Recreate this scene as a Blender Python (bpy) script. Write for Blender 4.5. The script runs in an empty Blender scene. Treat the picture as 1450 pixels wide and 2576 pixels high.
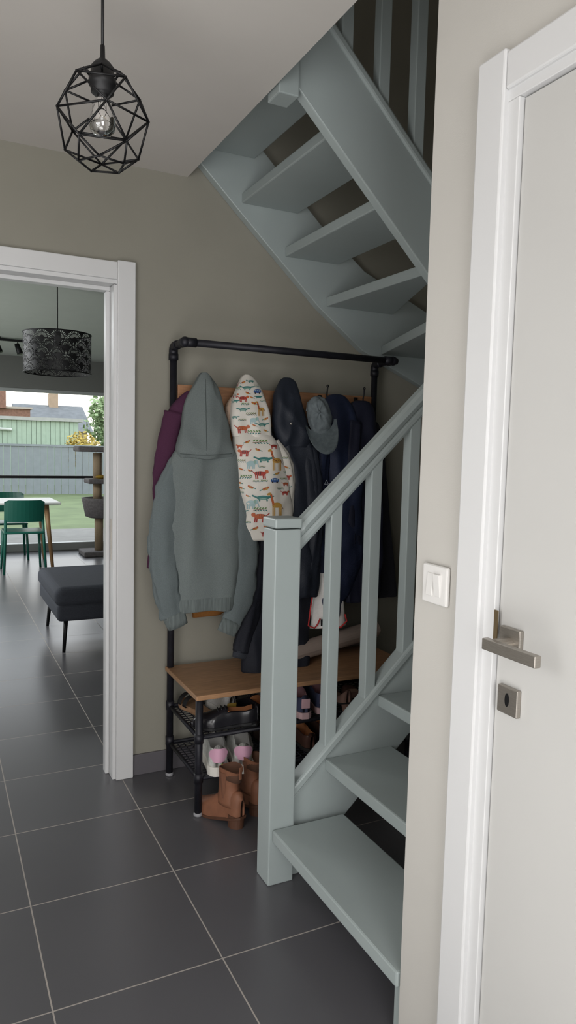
import bpy, math, random
from math import sin, cos, pi, radians, sqrt, atan2
from mathutils import Vector, Matrix, noise
from mathutils.bvhtree import BVHTree
random.seed(7)
S = bpy.context.scene
COL = S.collection
S.view_settings.view_transform = 'Standard'
S.view_settings.look = 'None'
S.view_settings.exposure = 0.0

# ------------------------------------------------------------ camera
TH, PT, RO = radians(26.4), radians(4.93), radians(1.37)
FPX = 1800.0
CAM = Vector((0, 0, 1.40))
ZV = Vector((0, 0, 1))
HV = Vector((sin(TH), cos(TH), 0)); R0 = Vector((cos(TH), -sin(TH), 0))
FW = HV*cos(PT) - ZV*sin(PT); U0 = HV*sin(PT) + ZV*cos(PT)
CR = R0*cos(RO) + U0*sin(RO); CU = U0*cos(RO) - R0*sin(RO)
cd = bpy.data.cameras.new('camera'); cam = bpy.data.objects.new('camera', cd); COL.objects.link(cam)
cd.sensor_fit = 'AUTO'; cd.sensor_width = 36; cd.lens = 36*FPX/2576; cd.clip_start = .02; cd.clip_end = 500
M = Matrix.Identity(4)
for i, ax in enumerate((CR, CU, -FW)):
    for r in range(3): M[r][i] = ax[r]
M.translation = CAM
cam.matrix_world = M
S.camera = cam

def ray(u, v): return FW + CR*((u-725)/FPX) + CU*(-(v-1288)/FPX)
def py(u, v, Y): d = ray(u, v); return CAM + d*((Y-CAM.y)/d.y)
def px(u, v, X): d = ray(u, v); return CAM + d*((X-CAM.x)/d.x)
def pz(u, v, z): d = ray(u, v); return CAM + d*((z-CAM.z)/d.z)

# ------------------------------------------------------------ materials
def lin(h):
    h = h.lstrip('#'); o = []
    for i in (0, 2, 4):
        c = int(h[i:i+2], 16)/255
        o.append(c/12.92 if c <= .04045 else ((c+.055)/1.055)**2.4)
    return o
MATS = {}
def mat(name, hexc, rough=.5, metal=0, var=.06, scale=6, bump=0, bscale=150, spec=.5, stretch=(1, 1, 1), trans=0, sheen=0):
    if name in MATS: return MATS[name]
    m = bpy.data.materials.new(name); m.use_nodes = True
    nt = m.node_tree; N = nt.nodes; L = nt.links
    b = N['Principled BSDF']
    c = lin(hexc)
    tc = N.new('ShaderNodeTexCoord'); mp = N.new('ShaderNodeMapping'); mp.inputs['Scale'].default_value = stretch
    L.new(tc.outputs['Object'], mp.inputs['Vector'])
    nz = N.new('ShaderNodeTexNoise'); nz.inputs['Scale'].default_value = scale; nz.inputs['Detail'].default_value = 4
    L.new(mp.outputs[0], nz.inputs['Vector'])
    rp = N.new('ShaderNodeValToRGB')
    rp.color_ramp.elements[0].position = .3; rp.color_ramp.elements[1].position = .7
    rp.color_ramp.elements[0].color = [x*(1-var) for x in c]+[1]
    rp.color_ramp.elements[1].color = [min(1, x*(1+var)) for x in c]+[1]
    L.new(nz.outputs['Fac'], rp.inputs[0]); L.new(rp.outputs[0], b.inputs['Base Color'])
    b.inputs['Roughness'].default_value = rough; b.inputs['Metallic'].default_value = metal
    b.inputs['Specular IOR Level'].default_value = spec
    if trans: b.inputs['Transmission Weight'].default_value = trans
    if sheen: b.inputs['Sheen Weight'].default_value = sheen
    if bump:
        n2 = N.new('ShaderNodeTexNoise'); n2.inputs['Scale'].default_value = bscale; n2.inputs['Detail'].default_value = 3
        L.new(mp.outputs[0], n2.inputs['Vector'])
        bp = N.new('ShaderNodeBump'); bp.inputs['Strength'].default_value = bump; bp.inputs['Distance'].default_value = .004
        L.new(n2.outputs['Fac'], bp.inputs['Height']); L.new(bp.outputs[0], b.inputs['Normal'])
    MATS[name] = m
    return m

def node_math(nt):
    def mth(op, a, bb=None):
        n = nt.nodes.new('ShaderNodeMath'); n.operation = op
        for i, q in enumerate((a, bb)):
            if q is None: continue
            if isinstance(q, (int, float)): n.inputs[i].default_value = q
            else: nt.links.new(q, n.inputs[i])
        return n.outputs[0]
    return mth
def tile_mat():
    m = bpy.data.materials.new('floor_tile'); m.use_nodes = True
    nt = m.node_tree; N = nt.nodes; L = nt.links; b = N['Principled BSDF']; mth = node_math(nt)
    g = N.new('ShaderNodeNewGeometry'); sp = N.new('ShaderNodeSeparateXYZ'); L.new(g.outputs['Position'], sp.inputs[0])
    es = []; ids = []
    for out, o0 in ((sp.outputs['X'], .692), (sp.outputs['Y'], 1.733)):
        q = mth('DIVIDE', mth('SUBTRACT', out, o0), .45)
        f = mth('FRACT', q); ids.append(mth('FLOOR', q))
        es.append(mth('ABSOLUTE', mth('SUBTRACT', f, .5)))
    e = mth('MAXIMUM', es[0], es[1])
    gr = mth('GREATER_THAN', e, .5-.0044)
    cmb = N.new('ShaderNodeCombineXYZ'); L.new(ids[0], cmb.inputs[0]); L.new(ids[1], cmb.inputs[1])
    wn = N.new('ShaderNodeTexWhiteNoise'); wn.noise_dimensions = '2D'; L.new(cmb.outputs[0], wn.inputs['Vector'])
    nz = N.new('ShaderNodeTexNoise'); nz.inputs['Scale'].default_value = 2.2; nz.inputs['Detail'].default_value = 3
    L.new(g.outputs['Position'], nz.inputs['Vector'])
    k = mth('ADD', mth('MULTIPLY', wn.outputs['Value'], .35), mth('MULTIPLY', nz.outputs['Fac'], .6))
    rp = N.new('ShaderNodeValToRGB'); L.new(k, rp.inputs[0])
    rp.color_ramp.elements[0].color = lin('#4c4b4e')+[1]; rp.color_ramp.elements[1].color = lin('#5b5a5d')+[1]
    mx = N.new('ShaderNodeMix'); mx.data_type = 'RGBA'
    L.new(gr, mx.inputs[0]); L.new(rp.outputs[0], mx.inputs[6]); mx.inputs[7].default_value = lin('#a19a93')+[1]
    L.new(mx.outputs[2], b.inputs['Base Color'])
    rr = mth('ADD', mth('MULTIPLY', nz.outputs['Fac'], .04), .27)
    L.new(mth('MAXIMUM', rr, mth('MULTIPLY', gr, .8)), b.inputs['Roughness'])
    b.inputs['Specular IOR Level'].default_value = .6
    bp = N.new('ShaderNodeBump'); bp.inputs['Strength'].default_value = .25; bp.inputs['Distance'].default_value = .002
    L.new(mth('SUBTRACT', 1, gr), bp.inputs['Height']); L.new(bp.outputs[0], b.inputs['Normal'])
    return m

def fan_mat():
    m = bpy.data.materials.new('laser_cut_shade'); m.use_nodes = True
    nt = m.node_tree; N = nt.nodes; L = nt.links; b = N['Principled BSDF']; mth = node_math(nt)
    tc = N.new('ShaderNodeTexCoord'); sp = N.new('ShaderNodeSeparateXYZ'); L.new(tc.outputs['Object'], sp.inputs[0])
    an = mth('DIVIDE', mth('ARCTAN2', sp.outputs['Y'], sp.outputs['X']), 2*pi)
    v = mth('MULTIPLY', mth('ADD', sp.outputs['Z'], .135), 18.5)
    row = mth('FLOOR', v)
    u = mth('ADD', mth('MULTIPLY', an, 13), mth('MULTIPLY', row, .5))
    fu = mth('SUBTRACT', mth('FRACT', mth('ADD', u, 20)), .5); fv = mth('FRACT', v)
    fv2 = mth('MULTIPLY', fv, .5)
    r = mth('SQRT', mth('ADD', mth('MULTIPLY', fu, fu), mth('MULTIPLY', fv2, fv2)))
    a = mth('ARCTAN2', fv2, fu)
    spk = mth('GREATER_THAN', mth('SINE', mth('MULTIPLY', a, 26)), -.15)
    ring = mth('MULTIPLY', mth('GREATER_THAN', r, .13), mth('LESS_THAN', r, .49))
    edge = mth('GREATER_THAN', mth('ABSOLUTE', mth('SUBTRACT', r, .34)), .025)
    f = mth('MULTIPLY', mth('MULTIPLY', spk, ring), edge)
    b.inputs['Base Color'].default_value = lin('#141317')+[1]; b.inputs['Roughness'].default_value = .5
    t = N.new('ShaderNodeBsdfTransparent'); mx = N.new('ShaderNodeMixShader')
    L.new(f, mx.inputs[0]); L.new(b.outputs[0], mx.inputs[1]); L.new(t.outputs[0], mx.inputs[2])
    L.new(mx.outputs[0], N['Material Output'].inputs['Surface'])
    return m

def glass_mat(name, refl=.06):
    m = bpy.data.materials.new(name); m.use_nodes = True
    nt = m.node_tree; N = nt.nodes; L = nt.links
    N.remove(N['Principled BSDF']); o = N['Material Output']
    t = N.new('ShaderNodeBsdfTransparent'); g = N.new('ShaderNodeBsdfGlossy'); g.inputs['Roughness'].default_value = .03
    lw = N.new('ShaderNodeLayerWeight'); lw.inputs['Blend'].default_value = refl*2.5
    x = N.new('ShaderNodeMixShader'); L.new(lw.outputs['Fresnel'], x.inputs[0]); L.new(t.outputs[0], x.inputs[1]); L.new(g.outputs[0], x.inputs[2])
    L.new(x.outputs[0], o.inputs['Surface'])
    return m

STAIR = mat('stair_paint', '#9aa3a2', .4, var=.02)
OLIVE = mat('olive_wall', '#88857a', .85, var=.02, bump=.08, bscale=300)
WHITEW = mat('white_wall', '#b6b3ad', .8, var=.015, bump=.06, bscale=300)
CEIL = mat('ceiling_paint', '#c4bfb9', .9, var=.015)
TRIM = mat('white_trim', '#cbcbcb', .35, var=.01)
DOORM = mat('door_paint', '#bab9b6', .4, var=.01)
STEEL = mat('brushed_steel', '#a59f97', .36, metal=.85, var=.08, scale=60, stretch=(1, 1, 12))
TILE = tile_mat()
SKIRT = mat('skirting_tile', '#5a575b', .5)
PIPE = mat('black_pipe', '#1d1d24', .5, metal=.3, var=.25, scale=40, bump=.1, bscale=120)
WOOD = mat('bench_wood', '#9c7757', .42, var=.24, scale=10, stretch=(1, 14, 14))
BOARD = mat('hook_board_wood', '#946a4a', .55, var=.2, scale=12, stretch=(1, 12, 12))
BLACK = mat('black_metal', '#121214', .45, metal=.4, var=.1)
BLKPL = mat('black_plastic', '#141416', .5)
GREYW = mat('living_wall', '#6f706c', .9, var=.02)
LIVC = mat('living_ceiling', '#a3a8a0', .9, var=.02)

# ------------------------------------------------------------ mesh builder
ORG = {}
class MB:
    def __init__(s): s.v = []; s.f = []; s.m = []
    def add(s, vs, fs, mi=0):
        o = len(s.v); s.v += [Vector(p) for p in vs]
        for f in fs: s.f.append([o+i for i in f]); s.m.append(mi)
        return s
    def box(s, x0, x1, y0, y1, z0, z1, mi=0):
        return s.add([(x0,y0,z0),(x1,y0,z0),(x1,y1,z0),(x0,y1,z0),(x0,y0,z1),(x1,y0,z1),(x1,y1,z1),(x0,y1,z1)],
              [(3,2,1,0),(4,5,6,7),(0,1,5,4),(1,2,6,5),(2,3,7,6),(3,0,4,7)], mi)
    def prism(s, poly, axis, a, b, mi=0):
        n = len(poly)
        def mk(p, t): return {'x': (t, p[0], p[1]), 'y': (p[0], t, p[1]), 'z': (p[0], p[1], t)}[axis]
        return s.add([mk(p, a) for p in poly]+[mk(p, b) for p in poly],
              [list(range(n)), list(range(2*n-1, n-1, -1))]+[(i, i+n, (i+1) % n+n, (i+1) % n) for i in range(n)], mi)
    def loft(s, rings, c0=True, c1=True, mi=0):
        n = len(rings[0]); k = len(rings); vs = [p for r in rings for p in r]; fs = []
        for i in range(k-1):
            for j in range(n):
                fs.append((i*n+j, i*n+(j+1) % n, (i+1)*n+(j+1) % n, (i+1)*n+j))
        if c0: fs.append(list(range(n-1, -1, -1)))
        if c1: fs.append([(k-1)*n+j for j in range(n)])
        return s.add(vs, fs, mi)
    def tube(s, pts, r, n=10, wob=0, seed=0, flat=1.0, mi=0):
        pts = [Vector(p) for p in pts]; k = len(pts)
        rs = r if isinstance(r, (list, tuple)) else [r]*k
        rings = []; nrm = None
        for i, p in enumerate(pts):
            t = (pts[min(i+1, k-1)]-pts[max(i-1, 0)]).normalized()
            if nrm is None:
                a = Vector((0, 1, 0)) if abs(t.y) < .9 else Vector((1, 0, 0))
                nrm = (a-t*a.dot(t)).normalized()
            else: nrm = (nrm-t*nrm.dot(t)).normalized()
            bn = t.cross(nrm); ring = []
            for j in range(n):
                an = 2*pi*j/n; q = rs[i]
                if wob:
                    q *= 1+wob*noise.noise(Vector((cos(an)*1.6+seed, sin(an)*1.6+seed*2, i*.09)))+wob*.5*noise.noise(Vector((cos(an)*1.1+seed*3+i*.12, sin(an)*1.1, i*.45)))
                ring.append(p+nrm*(cos(an)*q*flat)+bn*(sin(an)*q))
            rings.append(ring)
        return s.loft(rings, mi=mi)
    def lathe(s, prof, c, n=24, mi=0, cap=True):
        c = Vector(c)
        return s.loft([[c+Vector((r*cos(2*pi*j/n), r*sin(2*pi*j/n), z)) for j in range(n)] for r, z in prof], cap, cap, mi)
    def ball(s, c, r, n=12, sc=(1, 1, 1), mi=0):
        c = Vector(c); k = n//2+1
        return s.loft([[c+Vector((r*sc[0]*max(.02, sin(pi*i/(k-1)))*cos(2*pi*j/n), r*sc[1]*max(.02, sin(pi*i/(k-1)))*sin(2*pi*j/n), -r*sc[2]*cos(pi*i/(k-1)))) for j in range(n)] for i in range(k)], mi=mi)
    def build(s, name, m, parent=None, smooth=False, bevel=0, sub=0, origin=None, seg=2):
        me = bpy.data.meshes.new(name)
        o = Vector((0, 0, 0))
        if parent is not None: o = ORG.get(parent.name, o)
        elif origin is not None: o = Vector(origin)
        me.from_pydata([p-o for p in s.v], [], s.f); me.update()
        ob = bpy.data.objects.new(name, me); COL.objects.link(ob)
        for q in (m if isinstance(m, list) else [m]): me.materials.append(q)
        for p, mi in zip(me.polygons, s.m): p.material_index = mi; p.use_smooth = smooth
        if parent is not None: ob.parent = parent
        else: ob.location = o
        ORG[ob.name] = o
        if bevel:
            b = ob.modifiers.new('bevel', 'BEVEL'); b.width = bevel; b.segments = seg; b.limit_method = 'ANGLE'; b.angle_limit = radians(40)
        if sub:
            b = ob.modifiers.new('sub', 'SUBSURF'); b.levels = sub; b.render_levels = sub
        return ob

def tag(o, label, cat, group=None, kind=None):
    o['label'] = label; o['category'] = cat
    if group: o['group'] = group
    if kind: o['kind'] = kind
    return o
def thing(name, label, cat, loc=(0, 0, 0), group=None, kind=None):
    o = bpy.data.objects.new(name, None); COL.objects.link(o); o.empty_display_size = .1
    o.location = loc; ORG[o.name] = Vector(loc)
    return tag(o, label, cat, group, kind)
def copy_tree(o, parent=None):
    c = o.copy(); COL.objects.link(c)
    if parent is not None: c.parent = parent
    for ch in list(o.children): copy_tree(ch, c)
    return c
def place(o, loc, rz=0):
    o.location = loc; o.rotation_euler = (0, 0, radians(rz)); return o
def bez(pts, k=6):
    P = [Vector(p) for p in pts]; out = []
    for i in range(len(P)-1):
        p0 = P[max(i-1, 0)]; p1 = P[i]; p2 = P[i+1]; p3 = P[min(i+2, len(P)-1)]
        for j in range(k):
            t = j/k
            out.append(.5*((2*p1)+(p2-p0)*t+(2*p0-5*p1+4*p2-p3)*t*t+(3*p1-p0-3*p2+p3)*t**3))
    return out+[P[-1]]
def lerp_tab(tab, t):
    for (a, x), (b, y) in zip(tab, tab[1:]):
        if t <= b: return x+(y-x)*(t-a)/(b-a) if b > a else y
    return tab[-1][1]

# ------------------------------------------------------------ room shell
CZ = 2.51; WY = 2.93; WX = .957; WE = 1.28; XE = 2.48
def struct(name, mb, m, label, cat, bevel=0): return tag(mb.build(name, m, bevel=bevel), label, cat, kind='structure')
struct('floor', MB().box(-3, 4.6, -1.9, 9.9, -.06, 0), TILE, 'dark grey square floor tiles with pale grout lines', 'floor')
struct('ceiling', MB().box(-.95, WX, -1.9, WY, CZ, 2.655), CEIL, 'plain pale hallway ceiling ending at the stairwell opening', 'ceiling')
struct('wall_back', MB().box(-.95, -.19, WY, 3.065, 0, CZ).box(-.19, .69, WY, 3.065, 2.08, CZ).box(.69, XE, WY, 3.065, 0, CZ).box(-.95, XE, WY, 3.065, CZ, 5),
       OLIVE, 'olive painted wall with the open doorway and the coat rack', 'wall')
struct('wall_right', MB().box(WX, 1.07, 1.05, WE, 0, CZ+.3).box(WX, 1.07, .14, 1.05, 2.07, CZ+.3).box(WX, 1.07, -1.9, .14, 0, CZ+.3),
       WHITEW, 'white wall on the right with door and light switch', 'wall')
struct('wall_stairs', MB().box(1.07, XE, WE-.12, WE, 0, 5), WHITEW, 'side wall of the stairwell hidden behind the right wall', 'wall')
struct('wall_end', MB().box(XE, XE+.12, WE-.12, 3.065, 0, 5), OLIVE, 'end wall of the stairwell', 'wall')
struct('wall_left', MB().box(-1.07, -.95, -2.02, 3.065, 0, CZ), WHITEW, 'left wall of the hallway outside the view', 'wall')
struct('wall_front', MB().box(-.95, 1.07, -2.02, -1.9, 0, CZ), WHITEW, 'wall of the hallway behind the viewer', 'wall')
struct('wall_upper', MB().box(-1.07, -.95, WE-.12, 3.065, 2.655, 5).box(-.95, 1.07, WE-.12, WE, 2.655, 5).box(-1.07, XE+.12, WE-.12, 3.065, 5, 5.1),
       OLIVE, 'upper storey walls closing the stairwell', 'wall')
struct('baseboard_back', MB().box(.737, XE, WY-.012, WY, 0, .09), SKIRT, 'dark tile skirting along the olive wall', 'baseboard', .002)
struct('wall_living_right', MB().box(4.6, 4.72, 3.065, 9.9, 0, CZ), GREYW, 'right wall of the living room', 'wall')
struct('wall_living_left', MB().box(-3.12, -3, 3.065, 9.9, 0, CZ), GREYW, 'left wall of the living room', 'wall')
struct('wall_living_near', MB().box(-3, -1.07, 2.95, 3.065, 0, CZ).box(XE+.12, 4.6, 2.95, 3.065, 0, CZ), GREYW, 'near wall of the living room', 'wall')
struct('wall_living_far', MB().box(-3, 4.6, 9.8, 9.95, 2.11, CZ).box(-3, -1.6, 9.8, 9.95, 0, 2.11).box(4, 4.6, 9.8, 9.95, 0, 2.11), GREYW, 'grey wall above the living room window', 'wall')
struct('ceiling_living', MB().box(-3.1, 4.7, 3.065, 9.95, CZ, CZ+.1), LIVC, 'living room ceiling seen through the doorway', 'ceiling')

# doorway casing on the left
t = thing('trim_1', 'white casing and jamb framing the open doorway to the living room', 'door frame', (.7, 2.92, 0), kind='structure')
MB().box(.665, .737, WY-.028, WY, 0, 2.132).build('casing', TRIM, t, bevel=.003)
MB().box(-.237, -.165, WY-.028, WY, 0, 2.132).build('casing', TRIM, t, bevel=.003)
MB().box(-.165, .665, WY-.024, WY, 2.058, 2.126).build('head_casing', TRIM, t, bevel=.003)
MB().box(.652, .69, WY-.012, 3.085, 0, 2.04).box(.637, .652, 2.985, 3.03, 0, 2.024).build('jamb', TRIM, t, bevel=.002)
MB().box(-.19, -.152, WY-.012, 3.085, 0, 2.04).box(-.152, -.137, 2.985, 3.03, 0, 2.024).build('jamb', TRIM, t, bevel=.002)
MB().box(-.19, .69, WY-.012, 3.085, 2.042, 2.08).box(-.152, .652, 2.985, 3.03, 2.026, 2.042).build('head_jamb', TRIM, t, bevel=.002)
MB().box(.650, .6525, 2.945, 2.97, .93, 1.10).build('strike_plate', STEEL, t)

# door on the right
t = thing('door_1', 'white flush door with square steel handle in white casing', 'door', (WX, .6, 0), kind='structure')
MB().box(.958, .998, .175, 1.017, .006, 2.037).build('door_leaf', DOORM, t, bevel=.002)
MB().box(.948, 1.07, 1.02, 1.05, 0, 2.04).box(.948, 1.07, .142, .172, 0, 2.04).box(.948, 1.07, .142, 1.05, 2.0405, 2.07).build('frame', TRIM, t, bevel=.0015)
MB().box(.935, WX, 1.048, 1.12, 0, 2.132).build('casing', TRIM, t, bevel=.004)
MB().box(.935, WX, .07, .142, 0, 2.132).build('casing', TRIM, t, bevel=.004)
MB().box(.939, WX, .142, 1.048, 2.06, 2.126).build('head_casing', TRIM, t, bevel=.004)
hp = px(1291, 1614, .957)
h = MB().box(.948, .958, hp.y-.026, hp.y+.026, hp.z-.026, hp.z+.026).build('handle', STEEL, t, bevel=.002)
nk = MB(); nk.tube([(.95, hp.y, hp.z), (.905, hp.y, hp.z)], .0095, 16); nk.build('neck', STEEL, h, smooth=False)
MB().box(.893, .907, hp.y-.118, hp.y+.012, hp.z-.0105, hp.z+.0105).build('lever', STEEL, h, bevel=.0015)
lp = px(1285, 1762, .957)
h = MB().box(.948, .958, lp.y-.026, lp.y+.026, lp.z-.026, lp.z+.026).build('lock_plate', STEEL, t, bevel=.002)
kh = MB(); kh.loft([[Vector((x, lp.y+.0055*cos(2*pi*j/20), lp.z+.002+.013*sin(2*pi*j/20))) for j in range(20)] for x in (.9485, .9474)]); kh.build('keyhole', BLACK, h)
sp_ = px(1242, 1572, .948)
MB().box(.9465, .9485, sp_.y-.012, sp_.y-.002, sp_.z-.03, sp_.z+.03).build('strike_plate', mat('brass', '#8c7a5e', .4, metal=.8), t)

# light switch
a = px(1103, 1470, WX)
t = thing('light_switch', 'white square double rocker light switch on the right wall', 'light switch', (WX, a.y, a.z))
SW = mat('switch_plastic', '#d4d2cf', .3, var=.01)
MB().box(WX-.011, WX-.0005, a.y-.042, a.y+.042, a.z-.042, a.z+.042).build('frame_plate', SW, t, bevel=.005, seg=3)
for k in (-1, 1):
    b0, b1 = (.0165, .0125) if k > 0 else (.0125, .0175)
    MB().prism([(WX-.010, a.z-.024), (WX-b0, a.z-.024), (WX-b1, a.z+.024), (WX-.010, a.z+.024)], 'y', a.y+k*.0118-.0102, a.y+k*.0118+.0102).build('rocker', SW, t, bevel=.001)

# ------------------------------------------------------------ staircase
st = thing('staircase', 'grey-green painted wooden winder staircase with open risers and balustrade', 'staircase', (1.2, 1.7, 0))
def sb(mb, name, bev=.004): return mb.build(name, STAIR, st, bevel=bev)
TT = .04
for k in range(3):
    x0 = .95+.203*k; zt = .19*(k+1)
    sb(MB().box(x0, x0+.265, 1.322 if k else 1.285, 1.974 if k == 0 else 2.002, zt-TT, zt), 'tread', .005)
PV = (1.62, 2.06); BX0, BX1, BY0, BY1 = 1.2, 2.438, 1.322, 2.884
def hit(an):
    dx, dy = cos(radians(an)), sin(radians(an)); c = []
    if dx > 1e-6: c.append((BX1-PV[0])/dx)
    if dx < -1e-6: c.append((BX0-PV[0])/dx)
    if dy > 1e-6: c.append((BY1-PV[1])/dy)
    if dy < -1e-6: c.append((BY0-PV[1])/dy)
    q = min(c); return (PV[0]+dx*q, PV[1]+dy*q)
ca = [math.degrees(atan2(BY0-PV[1], BX1-PV[0])), math.degrees(atan2(BY1-PV[1], BX1-PV[0]))]
for j in range(8):
    a0 = -90+22.5*j; a1 = a0+22.5+3.5
    if j == 0: a0 = -94
    poly = [PV, hit(a0)]
    for c_, cp in zip(ca, ((BX1, BY0), (BX1, BY1))):
        if a0 < c_ < a1: poly.append(cp)
    poly.append(hit(a1 if j < 7 else 91.5))
    zt = .19*(4+j)
    sb(MB().prism(poly, 'z', zt-TT, zt), 'tread', .004)
for idx, xb in ((11, 1.387), (12, 1.18), (13, .972)):
    zt = .19*(idx+1)
    sb(MB().box(xb, xb+.265, 2.128, 2.886, zt-TT, zt), 'tread', .005)
# stringers
zl = lambda X: .28+.955*(X-1.04)
sb(MB().prism([(1.03, .262), (1.62, zl(1.62)-.01), (1.62, .53), (1.064, 0), (1.03, 0)], 'y', 2.002, 2.042), 'stringer')
sb(MB().prism([(1.03, .265), (1.62, zl(1.62)-.01), (1.62, zl(1.62)+.032), (1.03, .307)], 'y', 1.99, 2.054), 'bottom_rail', .008)
sb(MB().prism([(.97, 0), (.97, .15), (1.0, .2), (1.62, .83), (1.62, .5), (1.1, 0)], 'y', 1.2805, 1.32), 'stringer')
lo = [(.96, 2.592), (1.18, 2.388), (1.56, 2.045), (1.8, 1.87), (2.175, 1.715), (2.44, 1.52)]
sb(MB().prism(lo+[(x, z+.36) for x, z in reversed(lo)], 'y', 2.886, 2.929), 'stringer')
sb(MB().prism([(2.929, 1.53), (1.281, .62), (1.281, 1.0), (2.929, 1.9)], 'x', 2.44, 2.479), 'stringer')
zu = lambda X: 2.388-.95*(X-1.18)
sb(MB().prism([(1.0, zu(1.0)), (1.64, zu(1.64)), (1.64, zu(1.64)+.30), (1.0, zu(1.0)+.30)], 'y', 2.088, 2.128), 'stringer')
sb(MB().prism([(1.0, zu(1.0)+.295), (1.64, zu(1.64)+.295), (1.64, zu(1.64)+.335), (1.0, zu(1.0)+.335)], 'y', 2.076, 2.14), 'bottom_rail', .008)
# posts
nw = sb(MB().box(.94, 1.03, 1.976, 2.066, 0, 1.155), 'newel_post', .004)
cp_ = MB().box(.937, 1.033, 1.973, 2.069, 1.158, 1.19); cp_.build('post_cap', STAIR, nw, bevel=.006)
sb(MB().box(.965, 1.035, 2.075, 2.16, 2.49, 3.7), 'newel_post', .004)
sb(MB().box(1.62, 1.71, 1.99, 2.13, 0, 2.75), 'newel_post', .004)
# handrails
hz = lambda X: 1.195+.965*(X-1.16)
x0, x1 = 1.03, 1.64
sb(MB().prism([(x0, hz(x0)), (x1, hz(x1)), (x1, hz(x1)+.05), (x0, hz(x0)+.05)], 'y', 1.998, 2.044), 'rail_batten', .012)
sb(MB().prism([(x0, hz(x0)+.042), (x1, hz(x1)+.042), (x1, hz(x1)+.10), (x0, hz(x0)+.10)], 'y', 1.988, 2.054), 'handrail', .02)
sb(MB().prism([(1.035, zu(1.035)+1.15), (1.64, zu(1.64)+1.15), (1.64, zu(1.64)+1.23), (1.035, zu(1.035)+1.23)], 'y', 2.078, 2.138), 'handrail', .015)
for X in (1.172, 1.322, 1.472):
    sb(MB().prism([(X-.021, zl(X-.021)+.02), (X+.021, zl(X+.021)+.02), (X+.021, hz(X+.021)+.02), (X-.021, hz(X-.021)+.02)], 'y', 2.001, 2.043), 'baluster', .003)
for X in (1.21, 1.355, 1.50):
    sb(MB().prism([(X-.021, zu(X-.021)+.32), (X+.021, zu(X+.021)+.32), (X+.021, zu(X+.021)+1.16), (X-.021, zu(X-.021)+1.16)], 'y', 2.087, 2.129), 'baluster', .003)

# ------------------------------------------------------------ hall pendant
LC = Vector((.3625, 1.742, 2.152))
t = thing('pendant_lamp', 'black geometric wire cage pendant lamp with clear bulb', 'lamp', (LC.x, LC.y, CZ))
MB().tube([(LC.x, LC.y, CZ-.01), (LC.x, LC.y, LC.z+.13)], .0035, 10).build('cord', BLKPL, t, smooth=True)
MB().lathe([(.05, CZ-LC.z), (.05, CZ-LC.z-.02), (.01, CZ-LC.z-.03)], LC).build('ceiling_rose', BLKPL, t)
MB().lathe([(.005, .160), (.006, .132), (.018, .122), (.026, .112), (.027, .088), (.031, .086), (.031, .072), (.026, .070), (.026, .056), (.021, .052)], LC, 28).build('socket', BLKPL, t, smooth=True)
n = 5; rg = []
for r, z, off, rot in ((.042, .100, 0, .1), (.089, .064, .5, .1), (.106, -.004, 0, .22), (.088, -.070, .5, .16), (.054, -.103, 0, .0)):
    rg.append([LC+Vector((r*cos(2*pi*(j+off)/n+.6+rot), r*sin(2*pi*(j+off)/n+.6+rot), z)) for j in range(n)])
cg = MB(); W = .0025
def seg(a, b): cg.tube([a, b], W, 8)
for i, R in enumerate(rg):
    for j in range(n):
        if i in (0, 2, 4) or j % 2 == 0: seg(R[j], R[(j+1) % n])
    for p in R: cg.ball(p, W*1.3, 8)
    if i < 4:
        Q = rg[i+1]
        for j in range(n):
            if i % 2 == 0: seg(R[j], Q[j]); seg(R[j], Q[(j-1) % n])
            else: seg(R[j], Q[j]); seg(R[j], Q[(j+1) % n])
for j in range(n): seg(rg[0][j], LC+Vector((.026*cos(2*pi*j/n+.7), .026*sin(2*pi*j/n+.7), .092)))
cg.build('wire_cage', BLACK, t, smooth=True)
bl = MB().lathe([(.012, .056), (.014, .046), (.022, .026), (.029, .001), (.030, -.014), (.027, -.027), (.018, -.038), (.004, -.043)], LC, 28).build('bulb', glass_mat('bulb_glass', .22), t, smooth=True)
MB().tube([LC+Vector((-.006, 0, .046)), LC+Vector((-.008, 0, .001)), LC+Vector((0, 0, .008)), LC+Vector((.008, 0, .001)), LC+Vector((.006, 0, .046))], .0012, 6).build('filament', mat('filament', '#b8a888', .4), bl)

# ------------------------------------------------------------ coat rack
RX0, RX1, RB, RF, RT = .884, 1.857, 2.865, 2.494, 1.81
t = thing('coat_rack', 'black pipe coat rack with wooden hook board, bench and shoe shelves', 'coat rack', (1.37, 2.68, 0))
for X in (RX0, RX1):
    m_ = MB(); m_.tube([(X, RB, .012), (X, RB, RT)], .0145, 16)
    m_.tube([(X, RB, RT-.055), (X, RB, RT-.03)], .02, 16); m_.tube(bez([(X, RB, RT-.05), (X, RB, RT-.012), (X, RB-.02, RT), (X, RB-.05, RT)]), .0185, 16)
    for z in (.155, .31, 1.48): m_.tube([(X, RB, z-.018), (X, RB, z+.018)], .018, 16)
    m_.tube([(X, RB, RT), (X, 2.717, RT)], .0145, 16)
    m_.build('upright', PIPE, t, smooth=True)
    m_ = MB(); m_.tube([(X, RF, .012), (X, RF, .456)], .0145, 16)
    for z in (.15, .305): m_.tube([(X, RF, z-.018), (X, RF, z+.018)], .018, 16)
    m_.build('leg', PIPE, t, smooth=True)
    for Y in (RB, RF):
        MB().lathe([(.015, 0), (.017, .003), (.017, .009), (.015, .014)], (X, Y, 0), 16).build('foot', mat('foot_pad', '#8f8f92', .5), t, smooth=True)
m_ = MB().tube([(RX0-.01, 2.717, RT), (RX1+.02, 2.717, RT)], .0145, 16)
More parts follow.
